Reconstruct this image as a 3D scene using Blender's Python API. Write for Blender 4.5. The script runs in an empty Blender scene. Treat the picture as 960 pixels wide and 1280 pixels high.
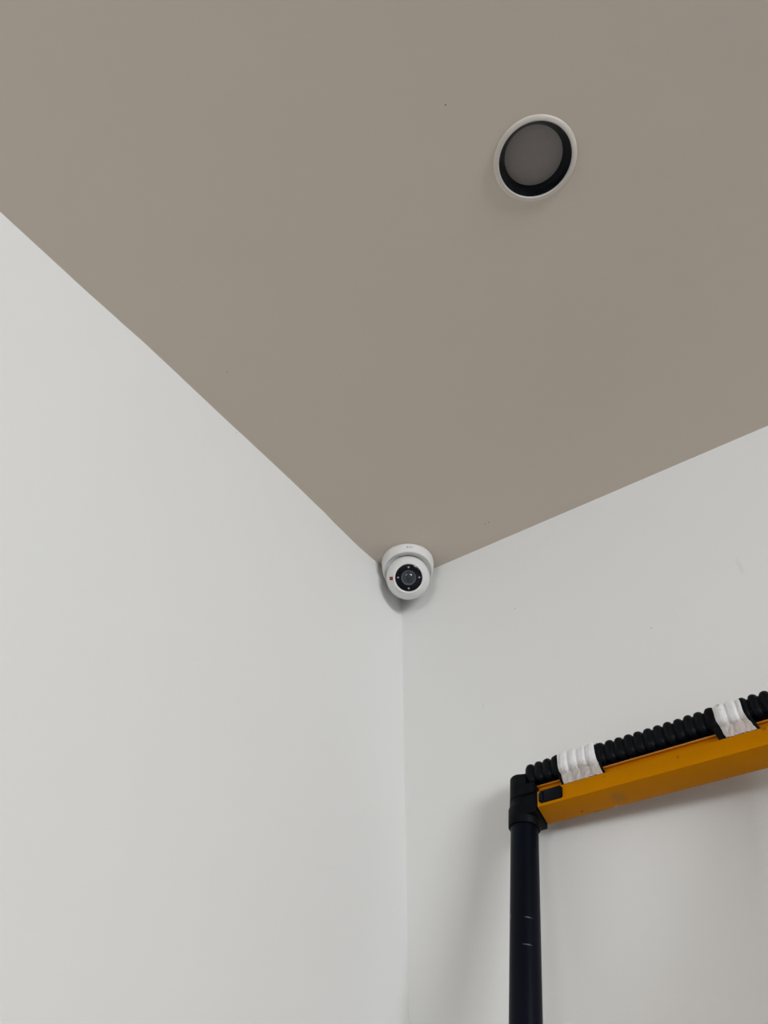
import bpy, bmesh, math, random
from mathutils import Vector, Matrix, noise
C = bpy.context.scene.collection
SC = bpy.context.scene
PI = math.pi
H = 2.6                                   # ceiling height
ROOM_X, ROOM_Y = 5.2, -5.0                # room runs x 0..5.2, y 0..-5

# ------------------------------------------------------------------ camera
cam_data = bpy.data.cameras.new('camera')
cam = bpy.data.objects.new('camera', cam_data); C.objects.link(cam)
cam_data.sensor_fit = 'VERTICAL'; cam_data.sensor_height = 24.0
cam_data.lens = 24.0 * 880.0 / 1280.0
cam_data.clip_start = 0.02
right = Vector((0.82077068, 0.57124885, 0.00320078))
down = Vector((-0.39630433, 0.57342788, -0.71702395))
fwd = Vector((-0.41143452, 0.58724375, 0.69704118))
# columns of the camera matrix: right, up, back (rows above are world axes seen by the lens)
RW = [(0.82077068, -0.39630433, -0.41143452),
      (0.57124885, 0.57342788, 0.58724375),
      (0.00320078, -0.71702395, 0.69704118)]
M = Matrix(((RW[0][0], -RW[0][1], -RW[0][2]),
            (RW[1][0], -RW[1][1], -RW[1][2]),
            (RW[2][0], -RW[2][1], -RW[2][2]))).to_4x4()
M.translation = Vector((0.68915946, -1.05296659, 1.6))
cam.matrix_world = M
SC.camera = cam

# ------------------------------------------------------------------ world, daylight, exposure
SC.view_settings.view_transform = 'Standard'
SC.view_settings.look = 'None'
SC.view_settings.gamma = 1.0
SC.view_settings.exposure = 0.22
SC.view_settings.use_curve_mapping = False
w = bpy.data.worlds.new('overcast_sky'); SC.world = w; w.use_nodes = True
wt = w.node_tree
wt.nodes['Background'].inputs[0].default_value = (0.80, 0.90, 1.0, 1)
wt.nodes['Background'].inputs[1].default_value = 0.6

def area_light(name, loc, rot, sx, sy, power, color):
    d = bpy.data.lights.new(name, 'AREA'); d.shape = 'RECTANGLE'
    d.size = sx; d.size_y = sy; d.energy = power; d.color = color
    o = bpy.data.objects.new(name, d); C.objects.link(o)
    o.location = loc; o.rotation_euler = rot
    return o
WIN_Y0, WIN_Y1, WIN_Z0, WIN_Z1 = -4.05, -1.95, 1.62, 2.56
WIN2_X0, WIN2_X1 = .5, 1.9
area_light('daylight_through_window', (ROOM_X + 0.12, (WIN_Y0 + WIN_Y1) / 2, (WIN_Z0 + WIN_Z1) / 2),
           (0, PI / 2, 0), WIN_Z1 - WIN_Z0, WIN_Y1 - WIN_Y0, 168.0, (0.950, 0.98, 1.005))
area_light('daylight_through_second_window', ((WIN2_X0 + WIN2_X1) / 2, ROOM_Y - 0.12, (WIN_Z0 + WIN_Z1) / 2),
           (PI / 2, 0, 0), WIN2_X1 - WIN2_X0, WIN_Z1 - WIN_Z0, 26.0, (0.96, 0.985, 1.0))

# ------------------------------------------------------------------ helpers
def obj(name, bm, mats, parent=None, smooth=True, angle=35):
    me = bpy.data.meshes.new(name); bm.normal_update(); bm.to_mesh(me); bm.free()
    for m in (mats if isinstance(mats, (list, tuple)) else [mats]): me.materials.append(m)
    if smooth:
        me.polygons.foreach_set('use_smooth', [True] * len(me.polygons))
        try: me.set_sharp_from_angle(angle=math.radians(angle))
        except Exception: pass
    o = bpy.data.objects.new(name, me); C.objects.link(o)
    if parent: o.parent = parent
    return o
def empty(name, label, cat, mat=None, group=None):
    o = bpy.data.objects.new(name, None); C.objects.link(o); o.empty_display_size = 0.05
    o['label'] = label; o['category'] = cat
    if group: o['group'] = group
    if mat is not None: o.matrix_world = mat
    return o
def struct(name, bm, m, parent=None, smooth=False):
    o = obj(name, bm, m, parent, smooth)
    if not parent: o['kind'] = 'structure'
    return o
def quad(bm, a, b, c, d):
    return bm.faces.new([bm.verts.new(v) for v in (a, b, c, d)])
def box(bm, x0, x1, y0, y1, z0, z1, bevel=0, seg=2, T=None):
    g = bmesh.ops.create_cube(bm, size=1.0)
    for v in g['verts']:
        v.co = Vector(((x0 + x1) / 2 + v.co.x * (x1 - x0), (y0 + y1) / 2 + v.co.y * (y1 - y0), (z0 + z1) / 2 + v.co.z * (z1 - z0)))
    if bevel:
        es = list({e for v in g['verts'] for e in v.link_edges})
        bmesh.ops.bevel(bm, geom=es, offset=bevel, segments=seg, profile=.5, affect='EDGES')
def lathe(bm, prof, n=64, T=None, cap0=False, cap1=False):
    """prof = [(radius, height)] around +Z; T maps a point"""
    T = T or (lambda v: v)
    rings = []
    for r, z in prof:
        if r < 1e-6: rings.append([bm.verts.new(T(Vector((0, 0, z))))])
        else: rings.append([bm.verts.new(T(Vector((r * math.cos(2 * PI * k / n), r * math.sin(2 * PI * k / n), z)))) for k in range(n)])
    for A, B in zip(rings, rings[1:]):
        for k in range(n):
            k2 = (k + 1) % n
            if len(A) == 1 and len(B) == 1: continue
            if len(A) == 1: bm.faces.new((A[0], B[k2], B[k]))
            elif len(B) == 1: bm.faces.new((A[k], A[k2], B[0]))
            else: bm.faces.new((A[k], A[k2], B[k2], B[k]))
    if cap0 and len(rings[0]) > 1: bm.faces.new(list(reversed(rings[0])))
    if cap1 and len(rings[-1]) > 1: bm.faces.new(rings[-1])
def fix(bm): bmesh.ops.recalc_face_normals(bm, faces=bm.faces[:])

# ------------------------------------------------------------------ materials
def mat(name, col, rough=0.5, metal=0.0, spec=0.5, noise_amt=0.0, noise_scale=20.0, bump=0.0, bump_scale=200.0, spots=(), coat=0.0, emis=None):
    m = bpy.data.materials.new(name); m.use_nodes = True
    nt = m.node_tree; N = nt.nodes; L = nt.links
    b = N['Principled BSDF']
    b.inputs['Roughness'].default_value = rough; b.inputs['Metallic'].default_value = metal
    b.inputs['Specular IOR Level'].default_value = spec
    if coat: b.inputs['Coat Weight'].default_value = coat
    tc = N.new('ShaderNodeTexCoord')
    rgb = N.new('ShaderNodeRGB'); rgb.outputs[0].default_value = (*col, 1)
    out = rgb.outputs[0]
    if noise_amt:
        nz = N.new('ShaderNodeTexNoise'); nz.inputs['Scale'].default_value = noise_scale; nz.inputs['Detail'].default_value = 5
        L.new(tc.outputs['Object'], nz.inputs['Vector'])
        mr = N.new('ShaderNodeMapRange'); mr.inputs[1].default_value = .3; mr.inputs[2].default_value = .7
        mr.inputs[3].default_value = 1 - noise_amt; mr.inputs[4].default_value = 1 + noise_amt
        L.new(nz.outputs[0], mr.inputs[0])
        vm = N.new('ShaderNodeVectorMath'); vm.operation = 'SCALE'
        L.new(out, vm.inputs[0]); L.new(mr.outputs[0], vm.inputs['Scale']); out = vm.outputs[0]
    if spots:
        wz = N.new('ShaderNodeTexNoise'); wz.inputs['Scale'].default_value = 260; wz.inputs['Detail'].default_value = 3
        L.new(tc.outputs['Object'], wz.inputs['Vector'])
    for (cx, cy, cz), (rx, ry, rz), scol, st in spots:
        # an ellipsoid of other colour (dirt, wear, plain tone, painted highlight or shade) at a fixed place on the thing, its rim broken up by noise
        s1 = N.new('ShaderNodeVectorMath'); s1.operation = 'SUBTRACT'; s1.inputs[1].default_value = (cx, cy, cz)
        L.new(tc.outputs['Object'], s1.inputs[0])
        s2 = N.new('ShaderNodeVectorMath'); s2.operation = 'DIVIDE'; s2.inputs[1].default_value = (rx, ry, rz)
        L.new(s1.outputs[0], s2.inputs[0])
        ln = N.new('ShaderNodeVectorMath'); ln.operation = 'LENGTH'; L.new(s2.outputs[0], ln.inputs[0])
        ad = N.new('ShaderNodeMath'); ad.operation = 'MULTIPLY_ADD'; ad.inputs[1].default_value = .9; L.new(wz.outputs[0], ad.inputs[0]); L.new(ln.outputs['Value'], ad.inputs[2])
        mp = N.new('ShaderNodeMapRange'); mp.inputs[1].default_value = 1.45; mp.inputs[2].default_value = .85
        mp.inputs[3].default_value = 0; mp.inputs[4].default_value = st
        L.new(ad.outputs[0], mp.inputs[0])
        mx = N.new('ShaderNodeMix'); mx.data_type = 'RGBA'; mx.inputs['B'].default_value = (*scol, 1)
        L.new(mp.outputs[0], mx.inputs['Factor']); L.new(out, mx.inputs['A']); out = mx.outputs['Result']
    L.new(out, b.inputs['Base Color'])
    if bump:
        nb = N.new('ShaderNodeTexNoise'); nb.inputs['Scale'].default_value = bump_scale; nb.inputs['Detail'].default_value = 3
        L.new(tc.outputs['Object'], nb.inputs['Vector'])
        bp = N.new('ShaderNodeBump'); bp.inputs['Strength'].default_value = bump; bp.inputs['Distance'].default_value = .001
        L.new(nb.outputs[0], bp.inputs['Height']); L.new(bp.outputs[0], b.inputs['Normal'])
    return m

GREY = (.16, .15, .14)
M_wall = mat('white_wall_paint', (.80, .80, .785), .75, noise_amt=.008, noise_scale=2.0, bump=.12, bump_scale=90,
             spots=[((.2626, 0, 2.4165), (.0016, .01, .0016), GREY, .6), ((.4956, 0, 2.2798), (.0018, .01, .0014), GREY, .6),
                    ((.2201, 0, 2.5027), (.0014, .01, .0014), (.4, .38, .35), .6), ((.1728, 0, 2.2382), (.001, .01, .0045), (.5, .48, .46), .5),
                    ((.6583, 0, 2.336), (.005, .01, .022), (.66, .66, .66), .35)])
M_wall_left = mat('white_wall_paint_left', (.80, .80, .79), .75, noise_amt=.008, noise_scale=2.0, bump=.12, bump_scale=90,
             spots=[((0, -.5385, 2.5928), (.01, .0016, .0016), GREY, .7)])
M_ceil = mat('greige_ceiling_paint', (.685, .602, .522), .85, noise_amt=.012, noise_scale=1.6, bump=.10, bump_scale=70,
             spots=[((.2504, -.0624, H), (.0024, .0018, .01), GREY, .6), ((.2596, -.062, H), (.0016, .0016, .01), (.08, .07, .07), .9),
                    ((.5899, -.7782, H), (.0014, .0014, .01), (.08, .07, .07), .9), ((.0748, -.6406, H), (.0014, .0014, .01), (.2, .18, .18), .7)])
M_floor = mat('warm_wood_floor', (.035, .028, .020), .5, noise_amt=.15, noise_scale=6)  # unseen floor, made dark to cut its bounce onto the ceiling
M_far = mat('dark_unseen_wall', (.12, .10, .08), .7, noise_amt=.05)  # unseen walls, made dark so less light bounces onto the ceiling
M_frame = mat('white_window_frame', (.8, .8, .8), .4)
M_plastic = mat('white_gloss_plastic', (.80, .80, .79), .32)
M_plastic2 = mat('white_trim_plastic', (.64, .60, .545), .45)
M_black = mat('black_gloss_plastic', (.004, .006, .009), .12, spec=.4)
M_diff = mat('unlit_grey_diffuser', (.26, .235, .23), .55)
M_collar = mat('matte_black_plastic', (.002, .003, .004), .5, spec=.08, noise_amt=.2, noise_scale=30, bump=.2, bump_scale=500)
M_hose = mat('black_ribbed_plastic', (.0018, .003, .005), .48, spec=.12, noise_amt=.2, noise_scale=60)
M_blacktape = mat('black_rubber_tape', (.002, .002, .003), .55, spec=.1)

# ------------------------------------------------------------------ room shell
bm = bmesh.new(); quad(bm, (0, ROOM_Y, 0), (ROOM_X, ROOM_Y, 0), (ROOM_X, 0, 0), (0, 0, 0)); struct('floor', bm, M_floor)
# ceiling with the round cut-out of the downlight
DLX, DLY = .6542, -.6532
bm = bmesh.new(); n = 96; inner, outer = [], []
x0, x1, y0, y1 = -.06, ROOM_X + .05, ROOM_Y - .05, .05
for k in range(n):
    a = 2 * PI * k / n; c, s = math.cos(a), math.sin(a)
    inner.append(bm.verts.new((DLX + .0488 * c, DLY + .0488 * s, H)))
    t = min(((x1 - DLX) / c) if c > 1e-9 else 1e9, ((x0 - DLX) / c) if c < -1e-9 else 1e9,
            ((y1 - DLY) / s) if s > 1e-9 else 1e9, ((y0 - DLY) / s) if s < -1e-9 else 1e9)
    outer.append(bm.verts.new((DLX + t * c, DLY + t * s, H)))
for k in range(n): bm.faces.new((inner[k], outer[k], outer[(k + 1) % n], inner[(k + 1) % n]))
corners = [bm.verts.new(p) for p in ((x0, y0, H), (x1, y0, H), (x1, y1, H), (x0, y1, H))]
for cv in corners:                                    # fill the small corner triangles
    best = sorted(range(n), key=lambda k: (outer[k].co - cv.co).length)
    for k in range(n):
        A, B = outer[k].co, outer[(k + 1) % n].co
        if abs(A.x - B.x) > 1e-6 and abs(A.y - B.y) > 1e-6 and k in best[:3] + [(q - 1) % n for q in best[:3]]:
            if (abs(A.x - cv.co.x) < 1e-5 or abs(A.y - cv.co.y) < 1e-5) and (abs(B.x - cv.co.x) < 1e-5 or abs(B.y - cv.co.y) < 1e-5):
                bm.faces.new((outer[k], cv, outer[(k + 1) % n])); break
fix(bm); struct('ceiling', bm, M_ceil)
# left wall: its plaster is slightly wavy where it meets the ceiling
WAVE = [(0, 0), (-.045, -.003), (-.0889, -.0050), (-.1486, -.0066), (-.2359, -.0046), (-.28, -.0017), (-.42, .0010), (-.5186, .0014), (-.5577, .0012),
        (-.6324, .0020), (-.6983, .0027), (-.7602, .0032), (-.8114, .0017), (-.889, .0003), (-1.022, 0), (-1.3, 0), (ROOM_Y, 0)]
def wave(y):
    for (ya, va), (yb, vb) in zip(WAVE, WAVE[1:]):
        if y >= yb:
            t = (ya - y) / (ya - yb); t = t * t * (3 - 2 * t)
            return va + (vb - va) * t
    return 0
bm = bmesh.new()
ys = [-i * .0175 for i in range(80)] + [-1.4 - i * .2 for i in range(14)]; ys = [y for y in ys if y > ROOM_Y] + [ROOM_Y]
zs = [H - i * .03 for i in range(40)] + [1.4, 1.0, .5, 0]
G = [[bm.verts.new((wave(y) * math.exp(-(H - z) / .16), y, z)) for z in zs] for y in ys]
for i in range(len(ys) - 1):
    for j in range(len(zs) - 1): bm.faces.new((G[i][j], G[i][j + 1], G[i + 1][j + 1], G[i + 1][j]))
struct('wall_left', bm, M_wall_left, smooth=True)
bm = bmesh.new(); quad(bm, (-.05, 0, 0), (ROOM_X, 0, 0), (ROOM_X, 0, H), (-.05, 0, H)); struct('wall_back', bm, M_wall)
bm = bmesh.new(); Y = ROOM_Y
quad(bm, (0, Y, 0), (0, Y, H), (WIN2_X0, Y, H), (WIN2_X0, Y, 0)); quad(bm, (WIN2_X1, Y, 0), (WIN2_X1, Y, H), (ROOM_X, Y, H), (ROOM_X, Y, 0))
quad(bm, (WIN2_X0, Y, 0), (WIN2_X0, Y, WIN_Z0), (WIN2_X1, Y, WIN_Z0), (WIN2_X1, Y, 0)); quad(bm, (WIN2_X0, Y, WIN_Z1), (WIN2_X0, Y, H), (WIN2_X1, Y, H), (WIN2_X1, Y, WIN_Z1))
struct('wall_front', bm, M_far)
bm = bmesh.new(); X = ROOM_X
quad(bm, (X, 0, 0), (X, WIN_Y1, 0), (X, WIN_Y1, H), (X, 0, H)); quad(bm, (X, WIN_Y0, 0), (X, ROOM_Y, 0), (X, ROOM_Y, H), (X, WIN_Y0, H))
quad(bm, (X, WIN_Y1, 0), (X, WIN_Y0, 0), (X, WIN_Y0, WIN_Z0), (X, WIN_Y1, WIN_Z0)); quad(bm, (X, WIN_Y1, WIN_Z1), (X, WIN_Y0, WIN_Z1), (X, WIN_Y0, H), (X, WIN_Y1, H))
struct('wall_right', bm, M_far)
bm = bmesh.new(); F = .04
box(bm, X, X + .06, WIN_Y0, WIN_Y0 + F, WIN_Z0, WIN_Z1); box(bm, X, X + .06, WIN_Y1 - F, WIN_Y1, WIN_Z0, WIN_Z1)
box(bm, X, X + .06, WIN_Y0 + F, WIN_Y1 - F, WIN_Z0, WIN_Z0 + F); box(bm, X, X + .06, WIN_Y0 + F, WIN_Y1 - F, WIN_Z1 - F, WIN_Z1)
wn = struct('window_1', bm, M_frame)
bm = bmesh.new()
box(bm, WIN2_X0, WIN2_X0 + F, Y - .06, Y, WIN_Z0, WIN_Z1); box(bm, WIN2_X1 - F, WIN2_X1, Y - .06, Y, WIN_Z0, WIN_Z1)
box(bm, WIN2_X0 + F, WIN2_X1 - F, Y - .06, Y, WIN_Z0, WIN_Z0 + F); box(bm, WIN2_X0 + F, WIN2_X1 - F, Y - .06, Y, WIN_Z1 - F, WIN_Z1)
struct('window_2', bm, M_frame)

# ------------------------------------------------------------------ recessed downlight
T = Matrix.Translation((DLX, DLY, H))
dl = empty('recessed_downlight', 'round recessed ceiling downlight with white rim, glossy black inner ring and unlit grey diffuser', 'ceiling light', T)
bm = bmesh.new()
lathe(bm, [(.0552, .0), (.0555, -.0012), (.0548, -.0026), (.0530, -.0038), (.0505, -.0046), (.0495, -.0047), (.0487, -.0042), (.0484, -.003), (.0484, .004)], 128)
fix(bm); obj('rim', bm, M_plastic2, dl, angle=60)
bm = bmesh.new()
lathe(bm, [(.0486, .004), (.0482, -.0015), (.0476, -.0022), (.0470, -.001), (.0450, .002), (.0415, .0085), (.0392, .0125), (.0388, .0140), (.0405, .0150), (.0480, .0150), (.0486, .004)], 128)
fix(bm); obj('black_reflector_ring', bm, M_black, dl, angle=50)
bm = bmesh.new()
lathe(bm, [(0, .0122), (.020, .0123), (.034, .0127), (.0390, .0133), (.0400, .0150), (0, .0150)], 96)
fix(bm); obj('diffuser', bm, M_diff, dl)
bm = bmesh.new()
lathe(bm, [(.0482, .0152), (.0482, .06), (.03, .062), (0, .062)], 48); fix(bm); obj('housing', bm, M_plastic2, dl)

# ------------------------------------------------------------------ dome camera in the corner
CX, CY = .0560, -.0588
T = Matrix.Translation((CX, CY, H))
dc = empty('dome_camera', 'white turret security camera mounted on the ceiling in the corner of the room', 'security camera', T)
camdir = Vector((0.68915946 - .058, -1.05296659 + .062, 1.6 - (H - .054))).normalized()
camdir = (camdir + .05 * Vector((.82, .57, 0))).normalized()
az = math.atan2(camdir.y, camdir.x)
bm = bmesh.new(); n = 96
def rim_z(a): return -.0370 + .0125 * math.cos(a - az)           # the opening is cut higher on the side the eye looks to
prof = [(.0515, 0, 0), (.0540, .0012, 0), (.0558, .005, 0), (.0566, .010, 0)]
rings = []
for r, z, _ in prof: rings.append([bm.verts.new((r * math.cos(2 * PI * k / n), r * math.sin(2 * PI * k / n), -z)) for k in range(n)])
def cup_r(z):                                                     # radius of the shell at depth z
    t = max(0, (z - .010) / .040); return .0566 - .0065 * t ** 1.7
for f in (.12, .28, .45, .62, .78, .90, .96):
    ring = []
    for k in range(n):
        a = 2 * PI * k / n; z = .010 + (-rim_z(a) - .010) * f; r = cup_r(z)
        ring.append(bm.verts.new((r * math.cos(a), r * math.sin(a), -z)))
    rings.append(ring)
for dr, dz in ((-.0006, 0), (-.0016, .0008), (-.0028, .0006), (-.0036, -.0004), (-.0044, -.002), (-.0070, -.0045), (-.0100, -.0045), (-.0170, -.0048), (-.026, -.0050), (-.032, -.006)):   # rolled lip, then inside
    ring = []
    for k in range(n):
        a = 2 * PI * k / n; z = -rim_z(a); r = cup_r(z) + dr
        ring.append(bm.verts.new((r * math.cos(a), r * math.sin(a), -z - dz)))
    rings.append(ring)
for A, B in zip(rings, rings[1:]):
    for k in range(n): bm.faces.new((A[k], A[(k + 1) % n], B[(k + 1) % n], B[k]))
fix(bm); obj('base_cover', bm, M_plastic, dc, angle=70)
# eyeball, turned to the room: local axis +Z looks along camdir
EC = Vector((.0015, -.0025, -.0535))
zax = Vector(camdir); upv = Vector((0, 0, 1)); xax = upv.cross(zax).normalized(); yax = zax.cross(xax)
ROT = Matrix((xax, yax, zax)).transposed()
roll = Matrix.Rotation(math.radians(4), 3, 'Z')
TE = lambda v: EC + ROT @ (roll @ v)
RB = .0465
bm = bmesh.new(); prof = [(RB * math.sin(t), RB * math.cos(t)) for t in [PI * i / 30 for i in range(30, 8, -1)]]
prof = [(max(r, 0) if r > 1e-4 else 0, z) for r, z in prof]
ra, za = prof[-1]
prof = [p for p in prof if p[0] < .0001 or p[1] < .0300]
prof += [(.0352, .0302), (.0346, .0305), (.0343, .0301), (.0340, .0303), (.0340, .0312), (.0326, .0326), (.0310, .0333), (.0295, .0330), (.0286, .0320), (.0282, .0300)]
lathe(bm, prof, 96, TE); fix(bm); eye = obj('eyeball', bm, M_plastic, dc, angle=50)
bm = bmesh.new()
lathe(bm, [(.0284, .0290), (.0284, .0305), (.0278, .0309), (.0160, .0309), (.0158, .0300), (.0158, .0290)], 96, TE)
fix(bm); obj('dark_front_ring', bm, mat('smoked_front_ring', (.007, .009, .013), .08), eye)
bm = bmesh.new()
lathe(bm, [(.0157, .0290), (.0157, .0318), (.0150, .0326), (.0142, .0326), (.0136, .0318), (.0122, .0306), (.0116, .0304)], 64, TE)
fix(bm); obj('lens_barrel', bm, mat('grey_lens_barrel', (.10, .11, .13), .25), eye)
bm = bmesh.new()
lathe(bm, [(.0118, .0300)] + [(.0116 * math.cos(t), .0304 + .0042 * math.sin(t)) for t in [PI / 2 * i / 10 for i in range(11)]][:-1] + [(0, .0346)], 64, TE)
fix(bm); obj('lens', bm, mat('camera_lens_glass', (.035, .04, .052), .22, coat=.3), eye)
M_led = mat('clear_infrared_led', (.42, .43, .46), .15)
M_ledring = mat('led_seat', (.03, .03, .035), .3)
for ang, rr in ((88, .0217), (176, .0222), (-1, .0222), (-93, .0222)):
    a = math.radians(ang); p = Vector((rr * math.cos(a), rr * math.sin(a), 0))
    bm = bmesh.new()
    lathe(bm, [(.0030, .0300), (.0030, .0313), (.0024, .0314), (.0022, .0309)], 20, lambda v: TE(v + p)); 
    fix(bm); seat = obj('led_seat', bm, M_ledring, eye)
for ang, rr in ((88, .0217), (176, .0222), (-1, .0222), (-93, .0222)):
    a = math.radians(ang); p = Vector((rr * math.cos(a), rr * math.sin(a), 0))
    bm = bmesh.new()
    lathe(bm, [(.0019, .0305), (.0019, .0318), (.0014, .0326), (.0006, .0330), (0, .0331)], 16, lambda v: TE(v + p)); fix(bm)
    obj('infrared_led', bm, M_led, eye)
def on_ball(px, py, lift):                                        # a point on the ball's skin, px/py across the face
    return TE(Vector((px, py, math.sqrt(max(RB * RB - px * px - py * py, 0)) + lift)))
def patch(cx, cy, w_, h_, rot, lift=.00035, nx=4, ny=4, thick=.0004):
    bm = bmesh.new(); G = []
    for i in range(nx + 1):
        row = []
        for j in range(ny + 1):
            u = (i / nx - .5) * w_; v = (j / ny - .5) * h_
            row.append(bm.verts.new(on_ball(cx + u * math.cos(rot) - v * math.sin(rot), cy + u * math.sin(rot) + v * math.cos(rot), lift)))
        G.append(row)
    for i in range(nx):
        for j in range(ny): bm.faces.new((G[i][j], G[i + 1][j], G[i + 1][j + 1], G[i][j + 1]))
    return bm
bm = patch(-.0366, .0005, .0064, .0072, 0, .0005); st = obj('red_sticker', bm, mat('dark_red_sticker', (.27, .012, .018), .4), eye)
# faint maker's mark and line of print on the near side of the cover
def on_cup(a, z): r = cup_r(z) + .0003 if z > .01 else .0566 + .0003; return Vector((r * math.cos(a), r * math.sin(a), -z))
M_print = mat('blue_grey_print', (.33, .34, .46), .4)
bm = bmesh.new()
def cup_bar(a0, a1, z0, z1, nn=5):
    top = [bm.verts.new(on_cup(a0 + (a1 - a0) * i / nn, z0)) for i in range(nn + 1)]
    bot = [bm.verts.new(on_cup(a0 + (a1 - a0) * i / nn, z1)) for i in range(nn + 1)]
    for i in range(nn): bm.faces.new((top[i], top[i + 1], bot[i + 1], bot[i]))
cup_bar(az - .085, az - .035, .0118, .0152)
for q in range(5): cup_bar(az - .015 + q * .036, az + .009 + q * .036, .0124, .0146, 2)
fix(bm); obj('printed_mark', bm, M_print, dc, smooth=False)

# ------------------------------------------------------------------ telescopic ladder leaning on the back wall
A0 = Vector((.2481, -.0573, 1.9959))                              # a point on the left pole's axis near its top
p_ax = Vector((.0405, .1993, .9791)).normalized()
r_ax = Vector((.9948, -.1002, -.0156)); r_ax = (r_ax - p_ax * r_ax.dot(p_ax)).normalized()
y_ax = p_ax.cross(r_ax)
WID = .462                                                         # pole to pole
CF = A0.z / p_ax.z                                                 # length down to the floor
base = A0 - p_ax * CF + r_ax * (WID / 2)
TL = Matrix((r_ax, y_ax, p_ax)).transposed().to_4x4(); TL.translation = Vector((base.x, base.y, 0)) 
base_shift = base.z
def V(a, b, c): return Vector((a - WID / 2, -b, c + CF))           # (along rung, out from wall, up the pole)
TL.translation = base
ladder = empty('telescopic_ladder', 'black telescopic ladder with orange-yellow rungs, ribbed hose taped along its top rung', 'ladder', TL)
M_tape = mat('white_fabric_tape', (.80, .80, .81), .45, noise_amt=.05, noise_scale=120, bump=.3, bump_scale=600, spots=[
    (V(.1100, .0165, .0430), (.0700, .030, .0200), (.46, .40, .36), .85), (V(.3370, .0165, .0430), (.0600, .030, .0170), (.50, .42, .37), .8),  # beige tint low on both bands, shade of the folds painted in
    (V(.3185, .0200, .0810), (.0030, .008, .0030), (.32, .25, .18), .7), (V(.3200, .0200, .0720), (.0014, .008, .0024), (.35, .30, .28), .5)])
SCR = (.16, .17, .19)
M_pole = mat('black_anodised_tube', (.001, .0022, .007), .38, spec=.10, noise_amt=.25, noise_scale=12, spots=[
    (V(-.0120, .0160, -.1350), (.0010, .008, .0055), (.12, .14, .15), .9),
    (V(.0140, .0150, -.1390), (.0045, .012, .0009), SCR, .8),
    (V(.0130, .0150, -.1720), (.0060, .014, .0009), SCR, .7)])
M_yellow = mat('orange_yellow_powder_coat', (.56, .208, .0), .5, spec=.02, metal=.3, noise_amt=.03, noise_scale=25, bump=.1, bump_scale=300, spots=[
    (V(.0850, -.018, .0085), (.0022, .0030, .004), (.10, .045, .01), .8),
    (V(.1050, -.027, .0085), (.0035, .0020, .004), (.12, .06, .02), .8),
    (V(.1340, -.0265, .0085), (.0040, .0030, .004), (.50, .45, .36), .9),
    (V(.0720, -.001, .0085), (.0040, .0030, .004), (.38, .20, .07), .5),
    (V(.0620, -.010, .0085), (.0060, .0012, .004), (.30, .14, .03), .5),
    (V(.2500, .0185, .0250), (.0030, .004, .0030), (.20, .07, .01), .6),
    (V(.1420, .0185, .0270), (.0030, .004, .0020), (.30, .10, .01), .4),
    (V(.1480, -.008, .0085), (.0150, .0180, .004), (.36, .17, .035), .55),  # broad brownish patch on the underside
    (V(.2310, .0132, .0462), (.2600, .0030, .0030), (.60, .30, .10), .55), (V(.0345, .0185, .0220), (.0016, .010, .0200), (.62, .33, .10), .6),  # worn pale lip and left end, edge highlight painted into the colour
    (V(.3640, .0185, .0320), (.0040, .004, .0060), (.16, .07, .01), .6)])
def tube(bm, a, c0, c1, R, bev=.001, n=40, cap=True):
    T = lambda v: V(a + v.x, v.y, v.z)
    pr = [(R - bev, c0), (R, c0 + bev), (R, c1 - bev), (R - bev, c1)]
    if cap: pr = [(0, c0)] + pr + [(0, c1)]
    lathe(bm, pr, n, T); fix(bm)
RP = .02025
PITCH = .345
NR = 5
RISE = .009
# pole sections, each a little wider than the one above
for side in (0, 1):
    a = 0 if side == 0 else WID
    for k in range(NR + 1):
        c1 = .02 if k == 0 else -PITCH * k + .002
        c0 = -PITCH * (k + 1) + .002 if k < NR else -CF + .022 + (0.0 if side == 0 else 0.0)
        if k == NR and c0 > c1: continue
        bm = bmesh.new(); tube(bm, a, c0, c1, RP + .0011 * k); obj('pole_section', bm, M_pole, ladder)
    bm = bmesh.new(); fl = .024 if side == 0 else .024 + .0
    # rubber foot, cut level with the floor
    foot_c = -CF + (0.0 if side == 0 else -(r_ax.z * WID) / p_ax.z)
    tube(bm, a, foot_c + .006, foot_c + .05, RP + .011, .003); obj('rubber_foot', bm, M_collar, ladder)
# rung: extruded hollow profile (b, c)
PROF = [(.0185, .0098), (.0185, .0312), (.0178, .0330), (.0160, .0338), (.0100, .0340), (.0080, .0354), (.0080, .0446), (.0124, .0446), (.0130, .0454), (.0122, .0470),
        (-.0170, .0472), (-.0190, .0460), (-.0195, .0370), (-.0280, .0358), (-.0295, .0340), (-.0295, .0102), (-.0282, .0088), (-.0262, .0083), (.0165, .0083), (.0180, .0088)]
def rung_bm(dc):
    bm = bmesh.new(); A, B = [], []
    for b, c in PROF:
        aL = .0225 + (b + .0295) / .048 * .0120 if c < .0365 else .0305
        A.append(bm.verts.new(V(aL, b, c + dc))); B.append(bm.verts.new(V(WID - aL, b, c + dc)))
    n = len(PROF)
    for k in range(n): bm.faces.new((A[k], A[(k + 1) % n], B[(k + 1) % n], B[k]))
    bm.faces.new(A); bm.faces.new(list(reversed(B))); fix(bm); return bm
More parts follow.
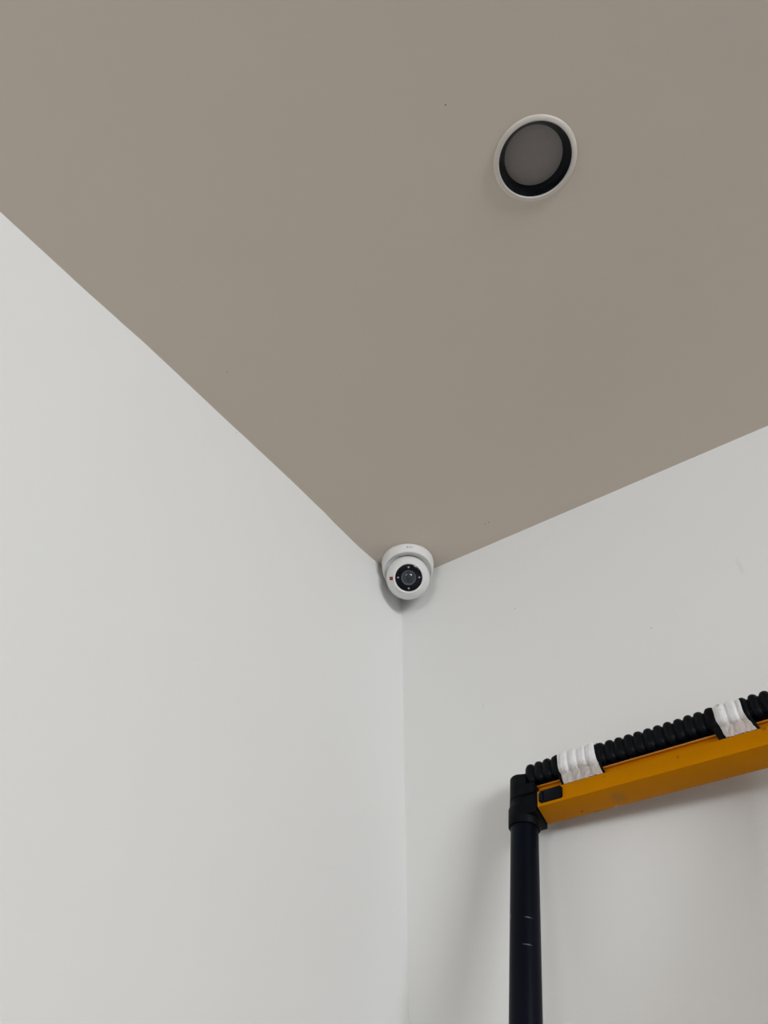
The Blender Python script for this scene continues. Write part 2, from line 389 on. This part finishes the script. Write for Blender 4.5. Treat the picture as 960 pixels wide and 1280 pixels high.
def prism(bm, pts, c0, c1, bev, seg=3, top_only=False):
    lo = [bm.verts.new(V(a, b, c0)) for a, b in pts]; hi = [bm.verts.new(V(a, b, c1)) for a, b in pts]; n = len(pts); fs = []
    for k in range(n): fs.append(bm.faces.new((lo[k], lo[(k + 1) % n], hi[(k + 1) % n], hi[k])))
    f0 = bm.faces.new(list(reversed(lo))); f1 = bm.faces.new(hi)
    es = list(f1.edges) + ([] if top_only else list(f0.edges))
    bmesh.ops.bevel(bm, geom=es, offset=bev, segments=seg, profile=.5, affect='EDGES')
def dee(R, aend, flip=False, off=0):                              # half round on the outside, straight towards the rung
    pts = [(R * math.cos(t), R * math.sin(t)) for t in [PI / 2 + PI * i / 20 for i in range(21)]] + [(aend, -R), (aend, R)]
    if flip: pts = [(WID - a, b) for a, b in pts]
    return pts
def connector_bm(flip, dc, top):
    bm = bmesh.new(); S = lambda pts: [((WID - a) if flip else a, b) for a, b in pts]
    a = WID if flip else 0
    # lower collar ring round the pole
    T = lambda v: V(a + v.x, v.y, v.z + dc)
    lathe(bm, [(.0205, -.0085), (.0225, -.0085), (.0236, -.0070), (.0238, .018), (.0226, .0215), (.0220, .0230), (.0220, .0310), (.0205, .0310)], 48, T)
    # sleeve holding the end of the rung
    sl = S([(0, .0200), (.0340, .0200), (.0240, -.0310), (0, -.0310)])
    lo = [bm.verts.new(V(x, y, .0035 + dc)) for x, y in sl]; hi = [bm.verts.new(V(x, y, .0375 + dc)) for x, y in sl]
    sl2 = S([(0, .0205), (.0310, .0180), (.0195, -.0312), (0, -.0312)])
    for v, (x, y) in zip(lo, sl2): v.co = V(x, y, .0030 + dc)
    for v, (x, y) in zip(hi, S([(0, .0190), (.0345, .0182), (.0225, -.0300), (0, -.0300)])): v.co = V(x, y, .0372 + dc)
    for k in range(4): bm.faces.new((lo[k], lo[(k + 1) % 4], hi[(k + 1) % 4], hi[k]))
    f = bm.faces.new(lo); bm.faces.new(hi)
    bmesh.ops.bevel(bm, geom=list(f.edges), offset=.0015, segments=2, profile=.5, affect='EDGES')
    if top:
        prism(bm, S([(x, y) for x, y in dee(.0218, .0305)]), .0325 + dc, .0490 + dc, .0008, 1)
        prism(bm, S([(x, y) for x, y in dee(.0218, .0165)]), .0470 + dc, .0690 + dc, .0055, 4, True)
        lathe(bm, [(.0207, .030), (.0207, .0335)], 40, T)
    fix(bm); return bm
rung_mesh = None
def twin(src, name=None, dz=0.0, sub=True):
    """copy of a part and of its sub-parts, moved down the ladder; the mesh data is shared"""
    c = src.copy(); C.objects.link(c); c.location = src.location + Vector((0, 0, dz))
    for ch in list(src.children):
        d = ch.copy(); C.objects.link(d); d.parent = c
    return c
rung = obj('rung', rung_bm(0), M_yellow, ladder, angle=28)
conn = [obj('end_connector', connector_bm(f, 0, True), M_collar, ladder, angle=40) for f in (False, True)]
conn_low = [obj('end_connector', connector_bm(f, -PITCH, False), M_collar, ladder, angle=40) for f in (False, True)]
def slider_bm(flip, dc):
    bm = bmesh.new()
    pts = [(.0385, .0145), (.0385, .0255), (.0420, .0300), (.0465, .0312), (.0735, .0312), (.0762, .0285), (.0762, .0145), (.0740, .0125), (.0405, .0125)]
    if flip: pts = [(WID - a, c) for a, c in pts]
    lo = [bm.verts.new(V(a, .0180, c + dc)) for a, c in pts]; hi = [bm.verts.new(V(a, .0215, c + dc)) for a, c in pts]; n = len(pts)
    for k in range(n): bm.faces.new((lo[k], lo[(k + 1) % n], hi[(k + 1) % n], hi[k]))
    f = bm.faces.new(hi); bm.faces.new(list(reversed(lo)))
    bmesh.ops.bevel(bm, geom=list(f.edges), offset=.0012, segments=2, profile=.5, affect='EDGES')
    # finger ridge on the outer end
    pr = [(.0390, .0140), (.0390, .0250), (.0425, .0292), (.0455, .0292), (.0455, .0140)]
    if flip: pr = [(WID - a, c) for a, c in pr]
    lo = [bm.verts.new(V(a, .0210, c + dc)) for a, c in pr]; hi = [bm.verts.new(V(a, .0238, c + dc)) for a, c in pr]
    for k in range(5): bm.faces.new((lo[k], lo[(k + 1) % 5], hi[(k + 1) % 5], hi[k]))
    f = bm.faces.new(hi)
    bmesh.ops.bevel(bm, geom=list(f.edges), offset=.0008, segments=2, profile=.5, affect='EDGES')
    fix(bm); return bm
M_slider = mat('black_release_slider', (.001, .002, .006), .3, spec=.12)
sl = [obj('release_slider', slider_bm(f, 0), M_slider, rung, angle=40) for f in (False, True)]
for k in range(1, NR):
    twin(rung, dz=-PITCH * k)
    if k > 1:
        for c in conn_low: twin(c, dz=-PITCH * (k - 1))

# ribbed black hose padding the top rung
HC_B, HC_C = .0040, .0688
HB, HCC, HN = .0175, .0180, 3.4                                    # half width, half height, squareness of its section
def sec(t, off=0.0, k=1.0):
    c, s = math.cos(t), math.sin(t); e = 2.0 / HN
    x, z = math.copysign(abs(c) ** e, c), math.copysign(abs(s) ** e, s)
    L = math.hypot(x, z)
    return x * HB * k + off * x / L, z * HCC * k + off * z / L
def ridge(a):                                                     # 0 in a groove, 1 on a ridge
    t = ((a - .0141) / .0148) % 1.0
    return math.sqrt(max(0.0, 1 - ((t - .5) / .40) ** 2))
def hose_axis(a):
    return HC_B + .0008 * math.sin(a * 21), HC_C + .0008 * math.sin(a * 17 + 2) - .0016 * max(0, 1 - (a - .0141) / .06)
bm = bmesh.new(); ns, nr = 30 * 14, 56; rows = []
A_START, A_END = .0143, .0143 + .0148 * 29
for i in range(ns + 1):
    a = A_START + (A_END - A_START) * i / ns
    rd = ridge(a); b0, c0 = hose_axis(a); row = []
    jit = 1 + .03 * noise.noise(Vector((a * 60, 0, 0)))
    for k in range(nr):
        t = 2 * PI * k / nr
        sb, sc = sec(t, 0, (.80 + .20 * rd) * (jit if rd else 1))
        skew = .0012 * math.sin(t) + .0008 * noise.noise(Vector((a * 40, t, 3)))
        row.append(bm.verts.new(V(a - skew, b0 + sb, c0 + sc)))
    rows.append(row)
for A, B in zip(rows, rows[1:]):
    for k in range(nr): bm.faces.new((A[k], A[(k + 1) % nr], B[(k + 1) % nr], B[k]))
for row, aa in ((rows[0], A_START), (rows[-1], A_END)):           # wall of the tube seen at its open ends
    s = 1 if aa == A_START else -1; b0, c0 = hose_axis(aa)
    inn = [bm.verts.new(V(aa, b0 + sec(2 * PI * k / nr, 0, .68)[0], c0 + sec(2 * PI * k / nr, 0, .68)[1])) for k in range(nr)]
    inn2 = [bm.verts.new(V(aa + s * .03, b0 + sec(2 * PI * k / nr, 0, .68)[0], c0 + sec(2 * PI * k / nr, 0, .68)[1])) for k in range(nr)]
    for k in range(nr):
        bm.faces.new((row[k], row[(k + 1) % nr], inn[(k + 1) % nr], inn[k])); bm.faces.new((inn[k], inn[(k + 1) % nr], inn2[(k + 1) % nr], inn2[k]))
fix(bm); hose = obj('ribbed_hose', bm, M_hose, ladder, angle=50); hose['label'] = 'black corrugated plastic hose lying along the top rung'

def wrap_bm(a_tl, a_tr, a_bl, a_br, off, amp, seed, white=True, stop=.0350):
    """tape round hose and rung lip; a_t* on the hose top, a_b* where it dives behind the rung's front"""
    path = []                                                     # (b, c, share of hose)
    for i in range(27):
        t = math.radians(-58 + (218 + 58) * i / 26)
        sb, sc = sec(t, off); path.append((HC_B + sb, HC_C + sc, 1.0, math.degrees(t)))
    b0, c0 = path[0][:2]; low = []
    for i in range(9):
        s = i / 9.0; low.append((.0132 + off + (b0 - .0132 - off) * s ** 1.0, stop + (c0 - stop) * s, s, -99))
    b1, c1 = path[-1][:2]; tail = []
    for i in range(1, 9):
        s = i / 8.0; tail.append((b1 + (-.0203 - off - b1) * s, c1 + (.038 - c1) * s, 1 - s, -99))
    path = low + path + tail
    N1, NA = len(path), 90
    bm = bmesh.new(); G = []
    itop = 9 + 13
    for i in range(NA + 1):
        u = i / NA; row = []
        for j, (b, c, hs, ang) in enumerate(path):
            s = max(0.0, min(1.0, 1 - j / float(itop)))            # 0 on the crown, 1 at the front foot
            s2 = s ** 1.6
            al = a_tl + (a_bl - a_tl) * s2; ar = a_tr + (a_br - a_tr) * s2
            edge = .0007 * noise.noise(Vector((seed, j * .35, 0 if u < .5 else 9)))
            a = al + (ar - al) * u + edge
            # pressed into the ridges over the hose, slanting creases below
            h = (ridge(a - (a_bl - a_tl) * s2 * .6) - 1) * amp * hs
            cr = 0
            if white:
                f = (1 - hs) * min(1, j / 4) if j < 9 else 0
                cr = (.0034 * (f + .12)) * noise.noise(Vector((a * 210 + s * 6, s * 2.0, seed))) + .0009 * noise.noise(Vector((a * 420, s * 5, seed)))
                cr += .0011 * f * math.sin(a * 900 + s * 14) * (.6 + noise.noise(Vector((a * 90, seed, 2))))
                cr = max(cr, -.0012 * (1 if j < 9 else .7))
            d = Vector((b - HC_B, c - HC_C)).normalized() if hs > 0.5 else Vector((1 if j < itop else -1, 0.3)).normalized()
            bb, cc = b + d.x * (h + cr), c + d.y * (h + cr)
            row.append(bm.verts.new(V(a, bb, cc)))
        G.append(row)
    for i in range(NA):
        for j in range(N1 - 1): bm.faces.new((G[i][j], G[i + 1][j], G[i + 1][j + 1], G[i][j + 1]))
    fix(bm)
    return bm
def band(tl, tr, bl, br, ext_l, ext_r, seed):
    k = obj('black_strap', wrap_bm(tl - ext_l, tr + ext_r, bl - ext_l, br + ext_r, .0009, .0030, seed + 5, False), M_blacktape, hose, angle=80)
    o = obj('white_tape', wrap_bm(tl, tr, bl, br, .0022, .0026, seed), M_tape, hose, angle=80)
    for x, t in ((k, .0005), (o, .0006)):
        md = x.modifiers.new('thickness', 'SOLIDIFY'); md.thickness = t; md.offset = 0
band(.0708, .1315, .0780, .1395, .0048, .0040, 1.7)
band(.3085, .3445, .3160, .3550, .0100, .0045, 7.3)
